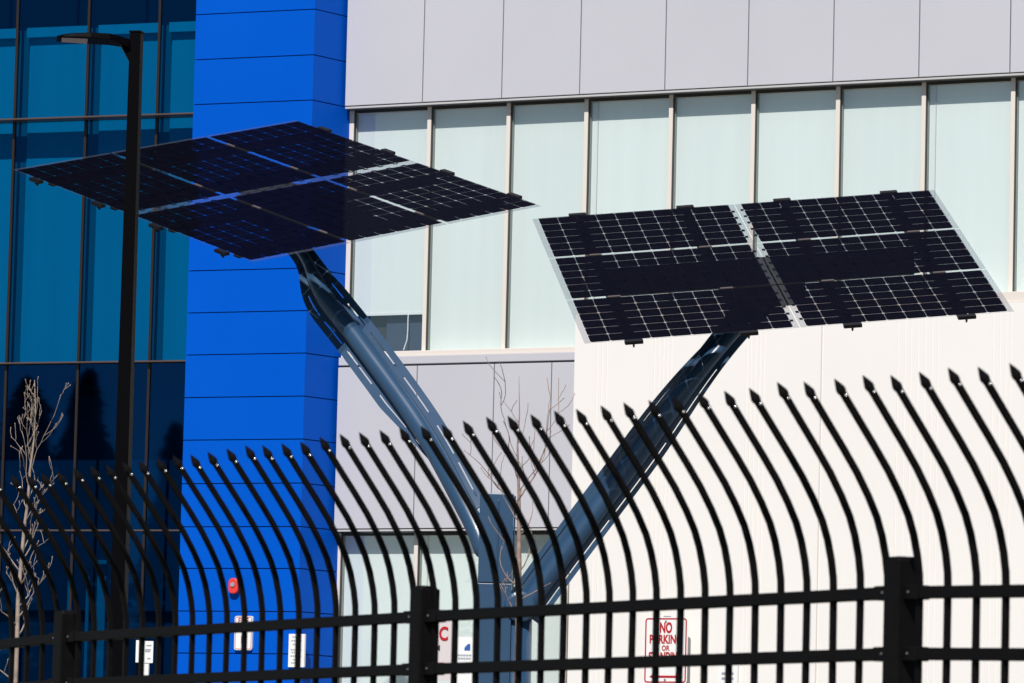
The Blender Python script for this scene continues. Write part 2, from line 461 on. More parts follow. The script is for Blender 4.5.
# ------------------------------------------------------------------ things on the facade
def text_mesh(txt, F_, uc, n, zc, size, mat_, parent, name='lettering', sx=1.0, depth=.002, bold=0.0, align='CENTER'):
    cu = bpy.data.curves.new('t', 'FONT'); cu.body = txt; cu.size = size; cu.align_x = align; cu.align_y = 'CENTER'
    cu.extrude = depth; cu.offset = bold
    o = bpy.data.objects.new('t', cu); COL.objects.link(o)
    bpy.context.view_layer.update()
    me = bpy.data.meshes.new_from_object(o.evaluated_get(bpy.context.evaluated_depsgraph_get()))
    mb = MB(); mb.v = [F_(uc + v.co.x*sx, n + v.co.z, zc + v.co.y) for v in me.vertices]
    mb.f = [list(p.vertices) for p in me.polygons]
    COL.objects.unlink(o); bpy.data.objects.remove(o); bpy.data.meshes.remove(me)
    return mb.build(name, mat_, parent)
def rrect(w, h, r, k=4):
    pts = []
    for cx, cy, a0 in ((w/2-r, h/2-r, 0), (-w/2+r, h/2-r, 90), (-w/2+r, -h/2+r, 180), (w/2-r, -h/2+r, 270)):
        for i in range(k+1):
            a = math.radians(a0 + 90*i/k); pts.append((cx + r*math.cos(a), cy + r*math.sin(a)))
    return pts
def plate(F_, uc, n, zc, w, h, r, mat_, parent, name='plate', th=.004):
    mb = MB(); mb.prism(F_, [(uc+x, n, zc+y) for x, y in rrect(w, h, r)], (0, -th, 0))
    return mb.build(name, mat_, parent)
def ring(F_, uc, n, zc, w, h, r, lw, mat_, parent, name='border'):
    a, b = rrect(w, h, r), rrect(w-2*lw, h-2*lw, max(.001, r-lw))
    mb = MB(); k = len(a)
    for i in range(k):
        j = (i+1) % k
        mb.poly([F_(uc+a[i][0], n, zc+a[i][1]), F_(uc+a[j][0], n, zc+a[j][1]), F_(uc+b[j][0], n, zc+b[j][1]), F_(uc+b[i][0], n, zc+b[i][1])])
    return mb.build(name, mat_, parent)

# no parking sign on its post in front of the white wall
SN = WHITE_N + .16
u_, zt = F.uz(665.8, 617, SN)
uc, _ = F.uz(665.6, 650, SN)
H, Wd = .615, .445
zc = zt - H/2
sg = thing('parking_sign', F(uc, SN-.04, 0), 'white no parking or standing sign with red border in front of the white wall', 'sign')
pl = plate(F, uc, SN, zc, Wd, H, .035, M_signw, sg)
ring(F, uc, SN+.001, zc, Wd-.02, H-.02, .028, .014, M_red, pl)
text_mesh('NO', F, uc, SN+.003, zc+.205, .13, M_red, pl, sx=.62, bold=.004)
text_mesh('PARKING', F, uc, SN+.003, zc+.100, .11, M_red, pl, sx=.72, bold=.003)
text_mesh('OR', F, uc, SN+.003, zc+.020, .065, M_red, pl, sx=.85, bold=.001)
text_mesh('STANDING', F, uc, SN+.003, zc-.055, .10, M_red, pl, sx=.68, bold=.003)
b_ = MB(); b_.box(F, uc-.11, uc+.11, SN+.001, SN+.003, zc-0.250, zc-0.230)
for s_ in (-1, 1):
    b_.prism(F, [(uc+s_*.16, SN+.001, zc-0.240), (uc+s_*.11, SN+.001, zc-0.214), (uc+s_*.11, SN+.001, zc-0.266)][::s_], (0, .002, 0))
b_.build('arrow', M_red, pl)
b_ = MB()
for bz in (.268, -.268): b_.tube([F(uc, SN, zc+bz), F(uc, SN+.008, zc+bz)], .010, 8)
b_.build('bolt', M_galv, pl)
b_ = MB(); b_.box(F, uc-.03, uc+.03, SN-.045, SN-.006, 0, zt+.01); b_.build('post', M_galv, sg)

# red fire horn on the blue cladding
u_, z_ = FB0.uz(234.2, 586, .03)
hn = thing('fire_horn', FB0(u_, 0, z_), 'small red fire alarm horn fixed to the blue cladding', 'alarm')
b_ = MB(); pts = [(u_+x, .06, z_+y) for x, y in rrect(.105, .15, .045, 5)]
b_.prism(FB0, pts, (0, -.06, 0)); ho = b_.build('horn_body', M_hornred, hn, bevel=.012)
b_ = MB(); b_.tube([FB0(u_, .058, z_+.012), FB0(u_, .072, z_+.012)], .022, 12); b_.build('strobe', M_inkg, ho)

def small_sign(F_, px, py, w, h, r, n, label, cat='sign', name='wall_sign'):
    a, b = F_.uz(px, py, n)
    o = thing(name, F_(a, n, b), label, cat)
    return o, a, b
o, a, b = small_sign(FB0, 243.3, 633, .2, .34, .02, .03, 'white rounded sign with red lettering on the blue cladding below the red horn')
p_ = plate(FB0, a, .03, b, .190, .325, .022, M_signw, o, th=.028)
ring(FB0, a, .0312, b, .176, .311, .018, .006, M_red, p_)
text_mesh('FIRE', FB0, a, .033, b+.115, .075, M_red, p_, sx=.85)
text_mesh('LANE', FB0, a, .033, b+.050, .070, M_red, p_, sx=.80)
text_mesh('P', FB0, a, .033, b-.065, .10, M_red, p_)
o, a, b = small_sign(FB0, 296.4, 650.5, .2, .34, .005, .03, 'white rectangular notice with rows of small grey print on the blue cladding by the corner', name='notice_sign')
p_ = plate(FB0, a, .03, b, .168, .315, .004, M_signw, o, th=.028)
b_ = MB()
for i, (yy, ww_) in enumerate(((.12, .09), (.085, .11), (.05, .08), (.0, .12), (-.025, .10), (-.06, .12), (-.095, .07), (-.125, .10))):
    for k in range(5):
        x = -ww_/2 + k*ww_/5
        b_.box(FB0, a+x, a+x+ww_/5*.7, .0301, .0315, b+yy, b+yy+.014)
b_.build('print', M_inkg, p_)

# small white plaque low on the white wall
o, a, b = small_sign(F, 727.5, 683, .24, .30, .01, WHITE_N+.03, 'small white plaque with dark print low on the white wall', name='plaque')
p_ = plate(F, a, WHITE_N+.03, b, .20, .34, .01, M_signw, o, th=.028)
b_ = MB()
for yy in (.075, .03): b_.box(F, a-.06, a+.06, WHITE_N+.0302, WHITE_N+.032, b+yy, b+yy+.022)
b_.build('print', M_inkg, p_)

# signs standing between the fence and the building
FQ = Frame(at(445, 640, 40.0), -.35)
a, b = FQ.uz(442.5, 648, 0)
o = thing('tow_sign', FQ(a, -.03, 0), 'shaded pinkish sign with a red letter C half hidden by the fence post', 'sign')
p_ = plate(FQ, a-.08, 0, b-.02, .32, .46, .02, M_signshade, o)
text_mesh('C', FQ, a+.008, .003, b+.105, .145, M_red, p_, sx=.75, bold=.004)
text_mesh('m', FQ, a+.005, .003, b-.125, .08, M_red, p_, sx=.8)
b_ = MB(); b_.prism(FQ, [(a-.055, .002, b+.0), (a-.02, .002, b+.025), (a-.02, .002, b-.025)], (0, .001, 0)); b_.build('arrow', M_ink, p_)
b_ = MB(); b_.box(FQ, a-.11, a-.06, -.04, -.006, 0, b+.2); b_.build('post', M_galv, o)
FQ2 = Frame(at(465, 650, 40.6), -.25)
a, b = FQ2.uz(465, 660, 0)
o = thing('logo_sign', FQ2(a, -.03, 0), 'white sign with a small blue square logo beside the solar tree trunk', 'sign')
p_ = plate(FQ2, a, 0, b-.03, .17, .42, .01, M_signw, o)
b_ = MB(); b_.box(FQ2, a-.006, a+.04, .001, .003, b+.075, b+.125); b_.build('logo', M_inkb, p_)
b_ = MB(); b_.prism(FQ2, [(a-.006, .0035, b+.1255), (a+.022, .0035, b+.1255), (a-.006, .0035, b+.095)], (0, .0008, 0)); b_.build('logo_mark', M_signw, p_)
b_ = MB()
for yy, x0, x1 in ((.03, -.06, .055), (.005, -.055, .05), (-.04, -.05, .055), (-.065, -.06, .03), (-.09, -.05, .05)):
    for k in range(5):
        q0 = x0 + (x1-x0)*k/5; b_.box(FQ2, a+q0, a+q0+(x1-x0)*.15, .001, .0025, b+yy, b+yy+.013)
b_.build('print', M_inkg, p_)
b_ = MB(); b_.box(FQ2, a-.02, a+.02, -.035, -.006, 0, b+.1); b_.build('post', M_galv, o)
FQ3 = Frame(at(148, 650, 44.0), -.30)
a, b = FQ3.uz(148.6, 652, 0)
o = thing('post_sign', FQ3(a, -.03, 0), 'narrow white sign on a pale post in front of the dark lobby glass', 'sign')
p_ = plate(FQ3, a, 0, b, .080, .185, .005, M_signw, o)
b_ = MB()
for yy, x0, x1 in ((.05, -.02, .025), (.015, -.03, .02), (0, -.03, .015), (-.06, -.01, .02)):
    b_.box(FQ3, a+x0, a+x1, .001, .0025, b+yy, b+yy+.010)
b_.build('print', M_inkg, p_)
b_ = MB(); b_.box(FQ3, a-.045, a+.0, -.03, -.006, 0, b+.06); b_.build('post', M_signw, o)
FQ4 = Frame(at(137.5, 650, 44.3), -.30)
a, b = FQ4.uz(137.5, 652, 0)
o = thing('white_strip', FQ4(a, -.03, 0), 'thin white upright strip just left of the narrow white sign', 'upright strip')  # added upright, stand-in for a thin white strip at the glass
b_ = MB(); b_.box(FQ4, a-.014, a+.014, -.004, .008, b-.09, b+.10); b_.build('strip_face', M_signw, o, bevel=.003)
b_ = MB(); b_.box(FQ4, a-.010, a+.010, -.02, -.006, 0, b+.08); b_.build('post', M_polebl, o)

# ------------------------------------------------------------------ solar tree
TY = 41.25
base = at(492, 640, TY); base.z = 0
st = thing('solar_tree', base, 'blue grey steel solar tree whose two arms carry large tilted panel arrays', 'solar tree')
AR = {'R': (Vector((2.0088, 41.1822, 6.1926)), Vector((.98903, .10077, .10798)), Vector((.1374, -.8959, -.42248)), -1),
      'L': (Vector((-2.0167, 43.3392, 6.9772)), Vector((.64595, -.70347, -.29645)), Vector((.76333, .59956, .24051)), 1)}
AU, AV = 3.355, 3.01
MU, MV = (AU-.012)/2, (AV-.044)/3
# one module: cells sheet (see-through between the cells), clear cover glass, frosted end margins
MARG = .046
cu_, cv_ = (MU-2*MARG)/10, (MV-.018)/6
gu_, gv_, ch, tk = .0029, .0041, .013, .0005
cm = MB(); I = lambda x, y, z_: Vector((x, y, z_))
for i in range(10):
    for j in range(6):
        x0 = -MU/2+MARG+i*cu_+gu_/2; x1 = x0+cu_-gu_; y0 = -MV/2+.009+j*cv_+gv_/2; y1 = y0+cv_-gv_
        cm.prism(I, [(x0+ch,y0,0),(x1-ch,y0,0),(x1,y0+ch,0),(x1,y1-ch,0),(x1-ch,y1,0),(x0+ch,y1,0),(x0,y1-ch,0),(x0,y0+ch,0)], (0,0,tk))
for s_ in (1,):
    xe = s_*(MU/2-MARG)
    for j in range(1, 6):
        yy = -MV/2+.009+j*cv_
        cm.prism(I, [(min(xe, xe+s_*.026), yy-.035, 0), (max(xe, xe+s_*.026), yy-.035, 0), (max(xe, xe+s_*.026), yy+.012, 0), (min(xe, xe+s_*.026), yy+.012, 0)], (0,0,tk))
me_cells = cm.build('cells', M_cell); COL.objects.unlink(me_cells); me_cells = me_cells.data
gm = MB(); gm.poly([(-MU/2+MARG, -MV/2+.008, .0045), (MU/2-MARG, -MV/2+.008, .0045), (MU/2-MARG, MV/2-.008, .0045), (-MU/2+MARG, MV/2-.008, .0045)])
t_ = gm.build('cover_glass', M_pvglass); COL.objects.unlink(t_); me_glass = t_.data
em = MB()
for s_ in (-1, 1):
    a, b = sorted((s_*MU/2, s_*(MU/2-MARG+.001)))
    em.prism(I, [(a, -MV/2, -.003), (b, -MV/2, -.003), (b, MV/2, -.003), (a, MV/2, -.003)], (0, 0, .003-.0005))
    a2, b2 = sorted((s_*MV/2, s_*(MV/2-.005)))
    em.prism(I, [(-MU/2+MARG, a2, -.003), (MU/2-MARG, a2, -.003), (MU/2-MARG, b2, -.003), (-MU/2+MARG, b2, -.003)], (0, 0, .003-.0005))
t_ = em.build('edge_glass', M_pvedge); COL.objects.unlink(t_); me_edge = t_.data
RAILS = (-1.30, -.405, .405, 1.30)
for key, (C, U, V, sg_) in AR.items():
    Nn = U.cross(V)*sg_; Nn.normalize()
    # right-handed local axes (U, V', Nn)
    Vv = Nn.cross(U)
    M4 = Matrix.Identity(4)
    for i in range(3): M4[i][0], M4[i][1], M4[i][2] = U[i], Vv[i], Nn[i]
    L_ = lambda x, y, h: C + U*x + Vv*y + Nn*h
    for iu in (-1, 1):
        for iv in (-1, 0, 1):
            c0 = L_(iu*(MU/2+.006), iv*(MV+.022), 0)
            Mx = Matrix.Translation(c0 - base) @ M4 @ (Matrix.Rotation(math.pi, 4, 'Z') if iu > 0 else Matrix.Identity(4))
            sp_ = bpy.data.objects.new('solar_panel', me_cells); COL.objects.link(sp_); sp_.parent = st; sp_.matrix_local = Mx
            for nm, me_ in (('cover_glass', me_glass), ('edge_glass', me_edge)):
                e = bpy.data.objects.new(nm, me_); COL.objects.link(e); e.parent = sp_
    for x in RAILS:
        rm = MB(); rm.hexa([L_(x-.035, -AV/2+.12, -.075), L_(x+.035, -AV/2+.12, -.075), L_(x+.035, AV/2-.12, -.075), L_(x-.035, AV/2-.12, -.075),
                            L_(x-.035, -AV/2+.12, -.012), L_(x+.035, -AV/2+.12, -.012), L_(x+.035, AV/2-.12, -.012), L_(x-.035, AV/2-.12, -.012)])
        for s_ in (-1, 1):
            y0, y1 = sorted((s_*(AV/2+.002), s_*(AV/2+.052)))
            rm.hexa([L_(x-.07, y0, -.020), L_(x+.07, y0, -.020), L_(x+.07, y1, -.020), L_(x-.07, y1, -.020),
                     L_(x-.07, y0, .006), L_(x+.07, y0, .006), L_(x+.07, y1, .006), L_(x-.07, y1, .006)])
            ye = s_*(AV/2+.01)
            rm.prism(lambda p, q, r: L_(p, q, r), [(x-.006, ye-.03, -.03), (x-.006, ye+.015, -.03), (x-.006, ye-.005, -.058)], (.012, 0, 0))
        ro = rm.build('panel_rail', M_steeld, st)
        km = MB()
        for s_ in (-1, 1):
            yy = s_*(MV/2+.011)
            km.hexa([L_(x-.05, yy-.012, -.006), L_(x+.05, yy-.012, -.006), L_(x+.05, yy+.012, -.006), L_(x-.05, yy+.012, -.006),
                     L_(x-.05, yy-.012, .006), L_(x+.05, yy-.012, .006), L_(x+.05, yy+.012, .006), L_(x-.05, yy+.012, .006)])
        km.build('clamp', M_clamp, ro)
    # torque beam and hub
    up = 1 if Vv.z > 0 else -1
    bm = MB()
    b0, b1 = sorted((up*.22, up*.42))
    bh = 1.25 if key == 'R' else .8
    bm.hexa([L_(-bh, b0, -.27), L_(bh, b0, -.27), L_(bh, b1, -.27), L_(-bh, b1, -.27), L_(-bh, b0, -.088), L_(bh, b0, -.088), L_(bh, b1, -.088), L_(-bh, b1, -.088)])
    bm.build('torque_beam', M_steeld, st, bevel=.01)
    hm = MB()
    hm.hexa([L_(-.28, -.20, -.30), L_(.28, -.20, -.30), L_(.28, .21, -.30), L_(-.28, .21, -.30), L_(-.28, -.20, -.10), L_(.28, -.20, -.10), L_(.28, .21, -.10), L_(-.28, .21, -.10)])
    hm.build('hub_box', M_steeld, st, bevel=.01)

# arms and trunk
def bez(p, n):
    """Catmull-Rom through the points"""
    out = []; p = [p[0]*2-p[1]] + p + [p[-1]*2-p[-2]]
    for i in range(1, len(p)-2):
        a, b, c, d_ = p[i-1], p[i], p[i+1], p[i+2]
        for k in range(n):
            t = k/n
            out.append(((b*2) + (c-a)*t + (a*2-b*5+c*4-d_)*t*t + (b*3-a-c*3+d_)*t*t*t)*.5)
    out.append(p[-2]); return out
def ribbon(mb, path, side, back, lo, hi, th, off, s0=0.0, s1=1.0):
    """flat bar running along the path between lateral offsets lo and hi"""
    n = len(path)-1; i0, i1 = int(round(s0*n)), int(round(s1*n))
    prevr = None
    for i in range(i0, i1+1):
        c = path[i]; s_, k = side[i], back[i]
        f_ = lo if not callable(lo) else lo(i/n); g_ = hi if not callable(hi) else hi(i/n)
        ringp = [c+s_*f_+k*off, c+s_*g_+k*off, c+s_*g_+k*(off+th), c+s_*f_+k*(off+th)]
        b = len(mb.v); mb.v += ringp
        if prevr is None: mb.f.append([b+3, b+2, b+1, b])
        else:
            for q in range(4):
                r_ = (q+1) % 4; mb.f.append([prevr+q, prevr+r_, b+r_, b+q])
        prevr = b
    mb.f.append([prevr, prevr+1, prevr+2, prevr+3])
def arm(pts, tube_r, w_out, kmin, t0, t1, slot, ends=(0, 0)):
    path = bez(pts, 24); n = len(path)
    side, back = [], []
    for i in range(n):
        t = (path[min(i+1, n-1)]-path[max(i-1, 0)]).normalized()
        v = (path[i]-CAM).normalized()
        v = Vector((0.05, 1, .0)).normalized()          # plates lie square to the plan depth direction
        s_ = t.cross(v).normalized(); side.append(s_); back.append(s_.cross(t).normalized()*-1)
        if back[-1].y < 0: back[-1] *= -1
    ln = sum((path[i+1]-path[i]).length for i in range(n-1))
    def kf(x):
        q = min(1, max(0, (x-t0)/(t1-t0))); q = q*q*(3-2*q); return 1 - (1-kmin)*q
    tb = MB(); tb.tube(path, [tube_r*kf(i/(n-1)) for i in range(n)], 20)
    ao = tb.build('arm_tube', M_steel, st, smooth=True)
    e0, e1 = tube_r*.90, tube_r + .036; e2 = e1 + slot
    for s_ in (-1, 1):
        pm = MB()
        def bar(lo, hi, th, off, a_=0.0, b_=1.0):
            lo, hi = sorted((lo*s_, hi*s_))
            in_ = tube_r*.55*s_
            rp_ = lambda x: 1.0 if s_ < 0 else min(1, max(0, (x-ends[1])/.13))
            ribbon(pm, path, side, back, lambda x: (in_+(lo-in_)*rp_(x))*kf(x), lambda x: (in_+.004+(hi-in_-.004)*rp_(x))*kf(x), th, off, a_, b_)
        a0 = ends[0] if s_ < 0 else ends[1]
        bar(e0, e1, .012, .03, a0); bar(e2, w_out, .012, .03, a0)
        bar(e1-.002, e2+.002, .010, .031, .79, 1.0); bar(e1-.002, e2+.002, .010, .031, a0, a0+.03)
        steps = max(3, int(ln/.55))
        for q in range(1, steps):
            c = q/steps
            if c < a0+.02: continue
            bar(e1-.002, e2+.002, .010, .031, c-.008, c+.008)
        pm.build('side_plate', M_steel, ao)
    return path
def hubpt(key, drop=.28):
    C, U, V, sg_ = AR[key]; Nn = (U.cross(V)*sg_).normalized(); return C - Nn*drop
hl = hubpt('L'); hr = hubpt('R')
def on_line(px, py, Y): return at(px, py, Y)
lp = [at(492, 683, TY), at(491, 600, TY), at(482, 545, TY+.02), at(456, 490, TY+.25), at(419, 425, TY+.62), at(361.5, 345, TY+1.08), at(324, 296, TY+1.40), at(305, 258, TY+1.66), hl]
lp[0].z = .0
LENDS = (.33, .42)
pathL = arm(lp, .080, .182, .52, .72, .90, .011, LENDS)
rp = [at(522, 612, TY-.06), at(558, 562, TY-.08), at(627, 470, TY-.12), at(697, 375, TY-.16), hr]
pathR = arm(rp, .084, .168, .62, .55, .92, .008, (0, -.2))
# box trunk with a level top
FT = Frame((base.x, TY, 0), 0.0)
zt_ = FT.z(495, 495, -.05)
ta, tb2 = FT.u(477.5, 600, .0), FT.u(511.5, 600, 0)
tm = MB(); tm.box(FT, ta, tb2, -.14, .13, 0, FT.z(495, 583, .13)-.003); tm.box(FT, ta, tb2, -.14, .13, FT.z(495, 583, .13)+.003, zt_)
to = tm.build('trunk', M_steel, st, bevel=.005)
tm = MB(); tm.box(FT, tb2-.13, tb2-.115, .128, .142, 0, zt_-.05); tm.box(FT, tb2+.002, tb2+.016, -.10, .09, 0, zt_-.01)
tm.build('trunk_flange', M_steel, to, bevel=.006)
# rounded knuckle where the right arm leaves the trunk
tm = MB(); kn = at(520, 607, TY-.06)
tm.tube([kn + Vector((0, -.105, 0)), kn + Vector((0, .105, 0))], .125, 28); tm.build('knuckle', M_steel, st, smooth=False, bevel=.03)
tm = MB(); tm.tube([at(518, 612, TY), Vector((at(516, 683, TY).x, TY, 0))], [.115, .125], 20); tm.build('arm_foot', M_steel, st, smooth=True)
b_ = MB(); b_.tube([Vector((base.x, TY, 0)), Vector((base.x, TY, .06))], .45, 28); b_.build('base_plate', M_steeld, st)

# ------------------------------------------------------------------ street lamp
PX, PY = -2.824, 38.0
ztop = at(137.4, 33, PY).z
lp_ = thing('street_lamp', (PX, PY, 0), 'tall black street lamp with a flat head, crossing in front of a panel array', 'street lamp')
pm = MB()
FPole = Frame((PX, PY, 0), -.22)
def sq(hw, z): return [FPole(-hw, hw, z), FPole(hw, hw, z), FPole(hw, -hw, z), FPole(-hw, -hw, z)]
pm.hexa(sq(.062, 0) + sq(.0415, ztop))
po = pm.build('pole', M_polebl, lp_, bevel=.004)
pm = MB(); pm.box(FPole, -.12, .12, -.12, .12, 0, .25); pm.build('base_cover', M_polebl, lp_, bevel=.02)
c_ = MB(); c_.box(FPole, -.046, .046, -.046, .046, ztop, ztop+.012); c_.build('cap', M_polebl, po)
# flat luminaire pointing left, slightly towards the viewer
FL = Frame((PX, PY, ztop), math.pi + .10)       # u runs to the left
FLz = lambda u, n, z: FL(u, n, z + ztop)
hm = MB()
sec = [(.05, .06, -.055, -.120), (.12, .09, -.040, -.095), (.20, .14, -.030, -.078), (.34, .165, -.032, -.072), (.46, .165, -.040, -.071), (.54, .15, -.050, -.070), (.590, .11, -.060, -.069)]
pr = None
for u, hw, zt__, zb__ in sec:
    r_ = [FLz(u, -hw, zb__), FLz(u, hw, zb__), FLz(u, hw*.92, zt__), FLz(u, -hw*.92, zt__)]
    b = len(hm.v); hm.v += r_
    if pr is None: hm.f.append([b, b+1, b+2, b+3])
    else:
        for q in range(4):
            w_ = (q+1) % 4; hm.f.append([pr+q, b+q, b+w_, pr+w_])
    pr = b
hm.f.append([pr+3, pr+2, pr+1, pr])
ho = hm.build('lamp_head', M_polebl, lp_, bevel=.006)
b_ = MB(); b_.poly([FLz(.36, -.125, -.0765), FLz(.36, .125, -.0765), FLz(.55, .11, -.0735), FLz(.55, -.11, -.0735)]); b_.build('lens', M_lens, ho)
b_ = MB(); b_.prism(FLz, [(.02, -.03, -.06), (.02, -.03, -.21), (.055, -.03, -.205), (.12, -.03, -.09), (.12, -.03, -.04)], (0, .06, 0)); b_.build('bracket', M_polebl, lp_, bevel=.004)

# ------------------------------------------------------------------ fence
AF = -1.05605
dv = Vector((math.cos(AF), math.sin(AF), 0))
ov = Vector((-math.sin(-AF), -math.cos(-AF), 0))       # outwards: the side the picket tops lean to
P0 = Vector((.95394, 12.53955, 0))
LEN = 2.4
def zof(k, py):                                          # height of a pixel row seen at post k
    Pp = P0 + dv*LEN*k
    lo, hi = -2.0, 6.0
    for _ in range(50):
        mid = (lo+hi)/2; q = Vector((Pp.x, Pp.y, mid)) - CAM
        y = 341.5 - FPX*q.dot(UP)/q.dot(fw)
        if y > py: lo = mid
        else: hi = mid
    return mid
fe = thing('metal_fence', P0 - dv*LEN, 'black metal security fence with curved spear topped pickets in the foreground', 'fence')
fl = world_loc(fe)
r1 = {0: zof(0, 592.6), -1: zof(-1, 616.7), -2: zof(-2, 637.5), 1: None, -3: None}
def proj(p):
    q = p - CAM; w_ = q.dot(fw); return 512 + FPX*q.dot(RT)/w_, 341.5 - FPX*q.dot(UP)/w_
x1 = proj(P0 + dv*LEN + Vector((0, 0, 2.2)))[0]; r1[1] = zof(1, 592.8 - .0125*(x1-903))
x3 = proj(P0 - dv*LEN*3 + Vector((0, 0, 2.2)))[0]; r1[-3] = zof(-3, 638.5 + .105*(65-x3))
GAP = .1475
PW = .0318
for k in (-3, -2, -1, 0, 1):
    c = P0 + dv*LEN*k; FPst = Frame(c, AF)
    pm = MB(); pm.box(FPst, -PW, PW, -PW, PW, 0, r1[k]+.078)
    po = pm.build('post', M_black, fe, bevel=.004)
    cm_ = MB(); zt0 = r1[k]+.0785
    cm_.hexa([FPst(-PW-.001, PW+.001, zt0-.018), FPst(PW+.001, PW+.001, zt0-.018), FPst(PW+.001, -PW-.001, zt0-.018), FPst(-PW-.001, -PW-.001, zt0-.018),
              FPst(-PW+.008, PW-.008, zt0+.008), FPst(PW-.008, PW-.008, zt0+.008), FPst(PW-.008, -PW+.008, zt0+.008), FPst(-PW+.008, -PW+.008, zt0+.008)])
    cm_.build('post_cap', M_black, po, bevel=.003)
RH = .0150
def rail_box(mb, k, frac0, frac1, dz, hh, th):
    a = P0 + dv*LEN*k; pts = []
    for fr_, in ((frac0,), (frac1,)):
        c = a + dv*LEN*fr_; zc_ = r1[k] + (r1[k+1]-r1[k])*fr_ + dz
        pts.append((c, zc_))
    (c0, z0_), (c1, z1_) = pts
    o_ = ov*th
    up_ = Vector((0, 0, 1))
    mb.hexa([c0+o_+up_*(z0_-hh), c1+o_+up_*(z1_-hh), c1-o_+up_*(z1_-hh), c0-o_+up_*(z0_-hh), c0+o_+up_*(z0_+hh), c1+o_+up_*(z1_+hh), c1-o_+up_*(z1_+hh), c0-o_+up_*(z0_+hh)])
e_ = PW/LEN
for k in (-3, -2, -1, 0):
    for dz in (0, -GAP, -1.85):
        rm = MB(); rail_box(rm, k, e_+.002, 1-e_-.002, dz, RH, .0155)
        ro = rm.build('rail', M_black, fe, bevel=.002)
        for f0_, f1_, fb in ((e_+.0005, e_+.026, e_+.010), (1-e_-.026, 1-e_-.0005, 1-e_-.010)):
            bm = MB(); rail_box(bm, k, f0_, f1_, dz, RH+.0025, .0185); bo = bm.build('bracket', M_black, ro, bevel=.002)
            c = P0 + dv*LEN*(k+fb); sm = MB()
            sm.sphere(c + ov*.0190 + Vector((0, 0, r1[k]+(r1[k+1]-r1[k])*fb+dz)), .0036); sm.build('bolt', M_bolt, bo, smooth=True)
# one picket: straight below the rail, curved above, local x along the fence, y outwards
prof_ = [(0, -2.05), (0, -.9), (0, -.10), (0, .0), (.0015, .045), (.008, .09), (.020, .14), (.036, .185), (.062, .235), (.096, .290), (.136, .345), (.178, .400), (.229, .467)]
hw = .0068
def picket_mesh():
    mb = MB(); pr = None
    for i, (o_, z_) in enumerate(prof_):
        a = prof_[max(0, i-1)]; b = prof_[min(len(prof_)-1, i+1)]
        tx, tz = b[0]-a[0], b[1]-a[1]; l_ = math.hypot(tx, tz); nx, nz = tz/l_, -tx/l_
        bb = len(mb.v)
        mb.v += [Vector((-hw, o_-nx*hw, z_-nz*hw)), Vector((hw, o_-nx*hw, z_-nz*hw)), Vector((hw, o_+nx*hw, z_+nz*hw)), Vector((-hw, o_+nx*hw, z_+nz*hw))]
        if pr is None: mb.f.append([bb, bb+3, bb+2, bb+1])
        else:
            for q in range(4):
                r_ = (q+1) % 4; mb.f.append([pr+q, pr+r_, bb+r_, bb+q])
        pr = bb
    mb.f.append([pr, pr+1, pr+2, pr+3])
    t = mb.build('picket', M_black); COL.objects.unlink(t); return t.data
def finial_mesh():
    mb = MB(); o1, z1_ = prof_[-1]; o0, z0_ = prof_[-2]
    tx, tz = o1-o0, z1_-z0_; l_ = math.hypot(tx, tz); tx /= l_; tz /= l_; nx, nz = tz, -tx
    secs = [(-.012, .0075, .0075), (-.002, .0078, .0078), (.006, .0108, .0085), (.013, .0112, .0085), (.027, .0064, .0052), (.042, .0006, .0006)]
    pr = None
    for s_, w_, tt in secs:
        cy, cz = o1+tx*s_, z1_+tz*s_; bb = len(mb.v)
        for q in range(8):
            an = math.pi*2*(q+.5)/8
            x = math.copysign(abs(math.cos(an))**.7, math.cos(an))*tt*1.05; y = math.copysign(abs(math.sin(an))**.7, math.sin(an))*w_*1.05
            mb.v.append(Vector((x, cy+nx*y, cz+nz*y)))
        if pr is None: mb.f.append([bb+q for q in range(8)][::-1])
        else:
            for q in range(8):
                r_ = (q+1) % 8; mb.f.append([pr+q, pr+r_, bb+r_, bb+q])
        pr = bb
    mb.f.append([pr+q for q in range(8)])
    t = mb.build('finial', M_black); COL.objects.unlink(t)
    rv = MB(); cy, cz = o1-tx*.006, z1_-tz*.006
    rv.sphere((.0078, cy, cz), .0040, 8, 6)
    r = rv.build('rivet', M_rivet, smooth=True); COL.objects.unlink(r)
    return t.data, r.data
me_p = picket_mesh(); me_f, me_r = finial_mesh()
NP = 20
ang = math.atan2(dv.y, dv.x)
# local x -> dv ; local y -> ov  (left-handed unless y is mirrored, so flip by matrix)
for k in (-3, -2, -1, 0):
    for j in range(NP):
        fr_ = (j + {0: .64, -2: .5+.30*(1-j/NP)**1.2}.get(k, .5))/NP
        c = P0 + dv*LEN*(k+fr_); zc_ = r1[k] + (r1[k+1]-r1[k])*fr_
        if k == 0 and j > 12: continue
        if k == -3 and j < 9: continue
        jit = rnd.uniform(-.004, .004)
        Mx = Matrix.Identity(4)
        tilt = rnd.uniform(-.006, .006)
        for i in range(3): Mx[i][0], Mx[i][1], Mx[i][2] = dv[i], ov[i], (0, 0, 1)[i]
        Mx = Matrix.Translation(c + Vector((0, 0, zc_+jit)) - fl) @ Matrix.Rotation(tilt, 4, dv) @ Mx
        p = bpy.data.objects.new('picket', me_p); COL.objects.link(p); p.parent = fe; p.matrix_local = Mx
        for nm, me_ in (('finial', me_f), ('rivet', me_r)):
            e = bpy.data.objects.new(nm, me_); COL.objects.link(e); e.parent = p

